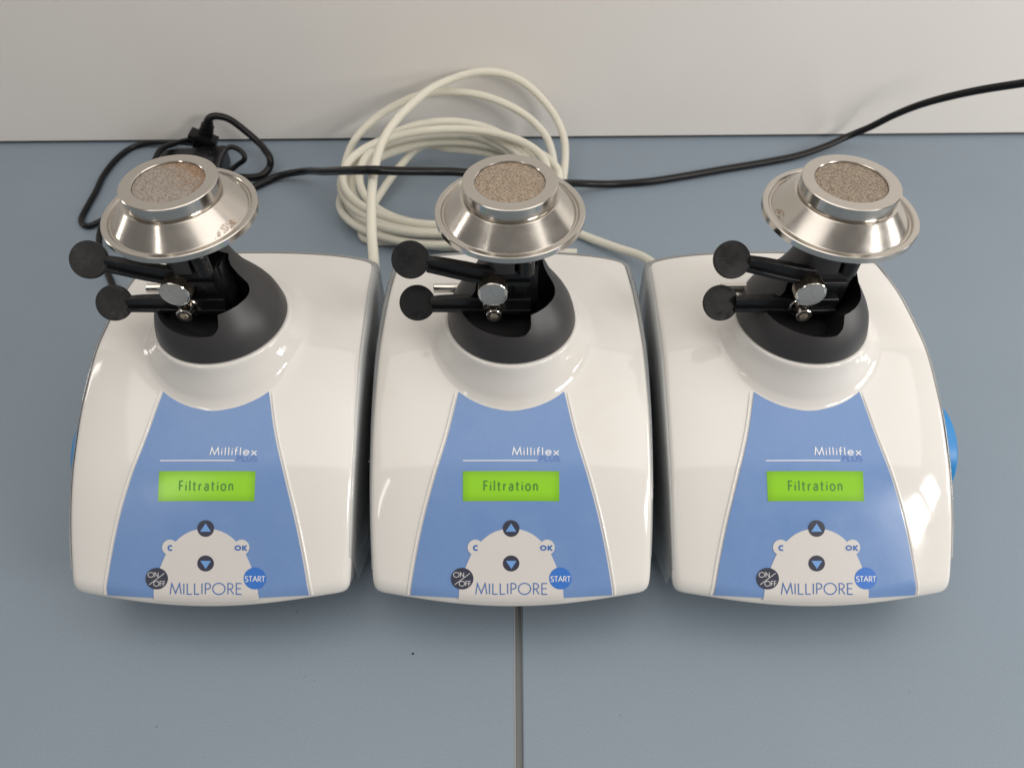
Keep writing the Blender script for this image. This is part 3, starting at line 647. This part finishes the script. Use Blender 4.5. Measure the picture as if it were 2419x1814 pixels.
def pump(X, label, fr, lean=0.0):
    t = bpy.data.objects.new('filtration_pump', None); COL.objects.link(t); t.location = (X*S, YO*S, 0); t.empty_display_size = 0.05
    tag(t, label, 'filtration pump', 'row of filtration pumps')
    obj('shell', MESH['shell'], t); obj('clear_skirt', MESH['clear_skirt'], t)
    for sgn in (-1, 1): obj('panel_border', MESH['panel_border%d' % sgn], t)
    cp = obj('control_panel', MESH['control_panel'], t)
    obj('screen', MESH['screen'], cp); obj('button_field', MESH['button_field'], cp)
    for k in ('c_button', 'ok_button', 'up_button', 'down_button', 'power_button', 'start_button'): obj('button', MESH[k], cp)
    for k in ('up_arrow', 'down_arrow'): obj('arrow_symbol', MESH[k], cp)
    for me in MESH['texts']: obj(me.name.split('.')[0], me, cp)
    nc = obj('neck_cone', MESH['neck_cone'], t)
    fs_ = obj('filter_support', MESH['filter_support'], t, (-0.004, 1.79-YO, 1.17))
    if X < -0.5: obj('rust_stain', stain_mesh(-45, -12, 0.182, 0.199), fs_)
    if X > 0.5: obj('rust_stain', stain_mesh(178, 200, 0.184, 0.199), fs_)
    fd = obj('frit_disc', MESH['frit'], fs_, (0, 0, 0.1075)); fd.material_slots[0].link = 'OBJECT'; fd.material_slots[0].material = fr
    obj('stem', MESH['stem'], t)
    for k in ('upper_lever', 'lower_lever'): obj('lever', MESH[k], t)
    vb = obj('valve_block', MESH['valve_block'], t)
    obj('thumb_knob', MESH['thumb_knob'], vb); obj('socket_screw', MESH['socket_screw'], vb)
    obj('steel_rod', MESH['steel_rod'], t)
    pl = obj('plunger', MESH['plunger'], t); obj('spring', MESH['plunger_spring'], pl)
    if X > 0.5: obj('side_disc', MESH['side_disc_right'], t)
    if X < -0.5: obj('side_disc', MESH['side_disc_left'], t)
    return t
build_meshes()
PX = -0.0020
pump(PX-1.0, 'white filtration pump with rust-stained grey filter disc, in front of the power adapter', M['frit0'])
pump(PX, 'white filtration pump between the other two, standing across the worktop joint before the coiled hoses', M['frit1'])
pump(PX+1.0, 'white filtration pump with evenly brown filter disc and bright window glint on its lower corner', M['frit2'])

# ------------------------------------------------------------------ hoses
def hose(name, pts, label, r=0.0228, per=9):
    v, f = tube(spline(pts, per), r, 14); return tag(obj(name, new_mesh(name, v, f, [M['tube']], angle=60)), label, 'hose', 'milky hoses coiled behind the pumps')
def turn(cx_, cy_, rx, ry, z, a0, a1, n_=14, dz=0.0, tilt=0.0):
    return [(cx_+rx*math.cos(R(a0+(a1-a0)*k/n_)), cy_+ry*math.sin(R(a0+(a1-a0)*k/n_)), max(0.026, z+dz*k/n_+tilt*math.sin(R(a0+(a1-a0)*k/n_)))) for k in range(n_+1)]
A = [(-0.570, 2.205, 0.30), (-0.572, 2.255, 0.45), (-0.580, 2.30, 0.519), (-0.593, 2.380, 0.534), (-0.624, 2.550, 0.517), (-0.664, 2.850, 0.500), (-0.684, 3.150, 0.482), (-0.668, 3.450, 0.458), (-0.583, 3.720, 0.454), (-0.432, 3.970, 0.459), (-0.179, 4.070, 0.489), (0.038, 4.080, 0.439), (0.207, 4.050, 0.302), (0.301, 3.970, 0.180), (0.321, 3.800, 0.120), (0.282, 3.482, 0.10)]
A += turn(-0.38, 3.42, 0.60, 0.42, 0.08, -5, -170, 9) + turn(-0.40, 3.44, 0.56, 0.44, 0.10, 175, -20, 11, 0.10, 0.07)
hose('hose', A, 'milky hose arching highest against the wall and running forward over the left pump rear edge')
B = turn(-0.40, 3.40, 0.52, 0.38, 0.17, 20, -150, 10, -0.05) + [(-0.897, 3.349, 0.13), (-0.955, 3.498, 0.17), (-0.953, 3.80, 0.175), (-0.850, 3.930, 0.245), (-0.709, 3.990, 0.315), (-0.539, 4.020, 0.372), (-0.361, 4.040, 0.384), (-0.183, 4.040, 0.361), (-0.017, 4.020, 0.307), (0.123, 3.970, 0.237), (0.220, 3.850, 0.170), (0.252, 3.598, 0.11), (0.240, 3.40, 0.05), (0.283, 3.258, 0.028), (0.381, 3.151, 0.028), (0.557, 3.011, 0.05), (0.690, 2.886, 0.085), (0.775, 2.66, 0.15), (0.82, 2.45, 0.20), (0.84, 2.265, 0.24)]
hose('hose', B, 'milky hose of the lower standing loop, running across the worktop to the right pump')
def coil(a0, a1, rx0, rx1, ry0, ry1, z0, z1, seed, tilt=0.05):
    rnd = random.Random(seed); n_ = int(abs(a1-a0)/22); ph = [rnd.uniform(0, 6.28) for _ in range(4)]; out = []
    for k in range(n_+1):
        t = k/n_; a = R(a0+(a1-a0)*t); w_ = a*0.37
        rx = rx0+(rx1-rx0)*t+0.035*math.sin(w_+ph[0]); ry = ry0+(ry1-ry0)*t+0.03*math.sin(w_*1.3+ph[1])
        out.append((-0.385+0.03*math.sin(w_+ph[2])+rx*math.cos(a), 3.455+0.03*math.sin(w_+ph[3])+ry*math.sin(a), max(0.026, z0+(z1-z0)*t+tilt*math.sin(a))))
    return out
Cc = coil(-25, 1190, 0.52, 0.57, 0.36, 0.42, 0.26, 0.05, 3, 0.06)
Cc = Cc+[(-0.835, 3.18, 0.03), (-0.574, 3.085, 0.028), (-0.316, 3.044, 0.028), (-0.015, 3.013, 0.028), (0.234, 2.997, 0.028), (0.348, 2.993, 0.028)]
hose('hose', Cc, 'milky hose lying in low flat coils with its cut end showing behind the middle pump')
hose('hose', coil(-30, 720, 0.47, 0.55, 0.44, 0.38, 0.12, 0.24, 21, 0.09), 'milky hose of the tight inner coils whose back arcs rise above the worktop edge')
hose('hose', coil(-10, 740, 0.60, 0.54, 0.40, 0.34, 0.20, 0.10, 8, 0.04), 'milky hose making the widest flat loop at the left of the coil')

# ------------------------------------------------------------------ cables, adapter
def cable(name, pts, r, label, m=None, per=8):
    v, f = tube(spline(pts, per), r, 10); return tag(obj(name, new_mesh(name, v, f, [m or M['rubber']], angle=60)), label, 'cable')
cable('power_cable', [(-1.86, 3.30, 0.022), (-1.699, 3.431, 0.022), (-1.593, 3.543, 0.022), (-1.513, 3.622, 0.022), (-1.390, 3.700, 0.036), (-1.205, 3.625, 0.115), (-1.005, 3.311, 0.320), (-0.818, 3.076, 0.480), (-0.666, 2.962, 0.557), (-0.554, 3.011, 0.520), (-0.408, 3.099, 0.460), (-0.250, 3.151, 0.420), (-0.015, 3.222, 0.340), (0.188, 3.361, 0.22), (0.402, 3.554, 0.080), (0.589, 3.627, 0.026), (0.813, 3.655, 0.024), (1.043, 3.713, 0.024), (1.279, 3.781, 0.024), (1.550, 3.856, 0.024), (1.766, 3.922, 0.028), (1.951, 3.989, 0.050), (2.105, 4.050, 0.085), (2.205, 4.020, 0.167), (2.276, 3.950, 0.283), (2.350, 3.850, 0.407), (2.445, 3.750, 0.513), (2.536, 3.650, 0.603), (2.647, 3.550, 0.687), (2.755, 3.450, 0.774), (2.95, 3.25, 0.90)], 0.0215, 'thick black power cable draped across the hose coil and rising along the wall at right')
cable('thin_cable', [(-1.80, 3.814, 0.110), (-1.937, 3.955, 0.080), (-2.074, 4.020, 0.060), (-2.286, 4.070, 0.030), (-2.402, 4.037, 0.017), (-2.457, 3.907, 0.017), (-2.473, 3.732, 0.017), (-2.458, 3.566, 0.017), (-2.451, 3.409, 0.017), (-2.442, 3.309, 0.017), (-2.413, 3.254, 0.017), (-2.367, 3.237, 0.020), (-2.320, 3.275, 0.022), (-2.25, 3.36, 0.022), (-2.15, 3.45, 0.022), (-2.05, 3.46, 0.02)], 0.0165, 'thin black cable looping far out to the left from the adapter')
cable('thin_cable', [(-2.02, 3.38, 0.02), (-2.12, 3.36, 0.05), (-2.21, 3.31, 0.075), (-2.245, 3.22, 0.08), (-2.240, 3.10, 0.065), (-2.215, 3.0, 0.035), (-2.172, 2.921, 0.02), (-2.080, 2.775, 0.017), (-1.977, 2.619, 0.017), (-1.80, 2.40, 0.017), (-1.55, 2.30, 0.03), (-1.35, 2.22, 0.06)], 0.0165, 'thin black cable running down beside the left rear corner of the left pump')
cable('lead', [(-1.905, 3.60, 0.022), (-1.811, 3.700, 0.022), (-1.70, 3.715, 0.022), (-1.596, 3.700, 0.022), (-1.515, 3.715, 0.024), (-1.470, 3.766, 0.045), (-1.462, 3.80, 0.090), (-1.505, 3.870, 0.105), (-1.549, 3.930, 0.110), (-1.621, 3.975, 0.155), (-1.698, 4.0, 0.215), (-1.745, 3.995, 0.246), (-1.792, 3.978, 0.262), (-1.826, 3.962, 0.250), (-1.838, 3.960, 0.220)], 0.0215, 'thick black lead looping from the upright plug back down to the worktop')
# adapter brick with a connector standing in it
ad = bpy.data.objects.new('power_adapter', None); COL.objects.link(ad); ad.location = V((-1.90, 3.62, 0))*S; ad.empty_display_size = 0.05
tag(ad, 'black power adapter brick lying on the worktop behind the left pump', 'power adapter')
rot = Matrix.Rotation(R(8), 3, 'Z').to_euler()
mb = MB(); mb.add(*box((0, 0.02, 0.062), (0.38, 0.48, 0.112), rot, 0.018)); obj('adapter_case', mb.mesh('adapter_case', M['rubber'], angle=40), ad)
mb = MB(); mb.add(*box((0.0, -0.02, 0.1185), (0.28, 0.30, 0.004), rot, 0.001)); obj('rating_plate', mb.mesh('rating_plate', M['pocket'], angle=40), ad)
pg = bpy.data.objects.new('power_plug', None); COL.objects.link(pg); pg.location = V((-1.90, 3.93, 0.04))*S; pg.empty_display_size = 0.03
tag(pg, 'black moulded plug with ribbed neck leaning upright against the wall', 'plug')
rp = Matrix.Rotation(R(28), 3, 'Y').to_euler()
mb = MB(); mb.add(*box((0.015, 0.02, 0.065), (0.125, 0.085, 0.10), rp, 0.010)); mb.add(*box((0.005, 0.02, 0.098), (0.15, 0.095, 0.025), rp, 0.006)); obj('plug_body', mb.mesh('plug_body', M['rubber'], angle=40), pg)
mb = MB(); ax = V((math.sin(R(28)), 0, math.cos(R(28))))
mb.add(*tube([V((0.02, 0.03, 0.10))+ax*t for t in np.linspace(0, 0.11, 12)], lambda t: 0.040-0.012*t, 14))
for t in (0.012, 0.04, 0.068): mb.add(*tube([V((0.02, 0.03, 0.10))+ax*(t+u) for u in (0, 0.003, 0.011, 0.014)], lambda q: 0.044-0.006*t/0.07, 14))
obj('strain_relief', mb.mesh('strain_relief', M['rubber'], angle=40), pg)
cable('short_cord', [(-1.72, 3.62, 0.13), (-1.690, 3.70, 0.19), (-1.642, 3.735, 0.205), (-1.583, 3.715, 0.185), (-1.573, 3.693, 0.150), (-1.640, 3.70, 0.10), (-1.70, 3.66, 0.06), (-1.66, 3.60, 0.03), (-1.60, 3.58, 0.02), (-1.62, 3.50, 0.018), (-1.72, 3.44, 0.018)], 0.015, 'short thin black cord curling at the right side of the adapter')
cable('bent_cord', [(-1.927, 3.98, 0.080), (-2.0, 3.99, 0.095), (-2.062, 3.90, 0.123), (-2.10, 3.78, 0.15), (-2.12, 3.62, 0.10), (-2.13, 3.45, 0.02), (-2.10, 3.30, 0.018)], 0.016, 'thin black cord bending over the left edge of the adapter')

# ------------------------------------------------------------------ small things
v, f = tube(spline([(-0.470, 1.475, 0.480), (-0.474, 1.45, 0.478), (-0.4765, 1.415, 0.462), (-0.483, 1.385, 0.448), (-0.497, 1.372, 0.446)], 6), 0.0012, 6)
tag(obj('lint_thread', new_mesh('lint_thread', v, f, [M['lint']])), 'curled white lint thread stuck on the edge of the middle pump', 'lint')
v, f = lathe([(0, 0.0025), (0.003, 0.002), (0.0042, 0.0005), (0.0042, 0.0)], 10, (-0.345, 0.872, 0))
tag(obj('dirt_speck', new_mesh('dirt_speck', v, f, [M['speck']])), 'tiny dark speck on the worktop before the left pump', 'speck')
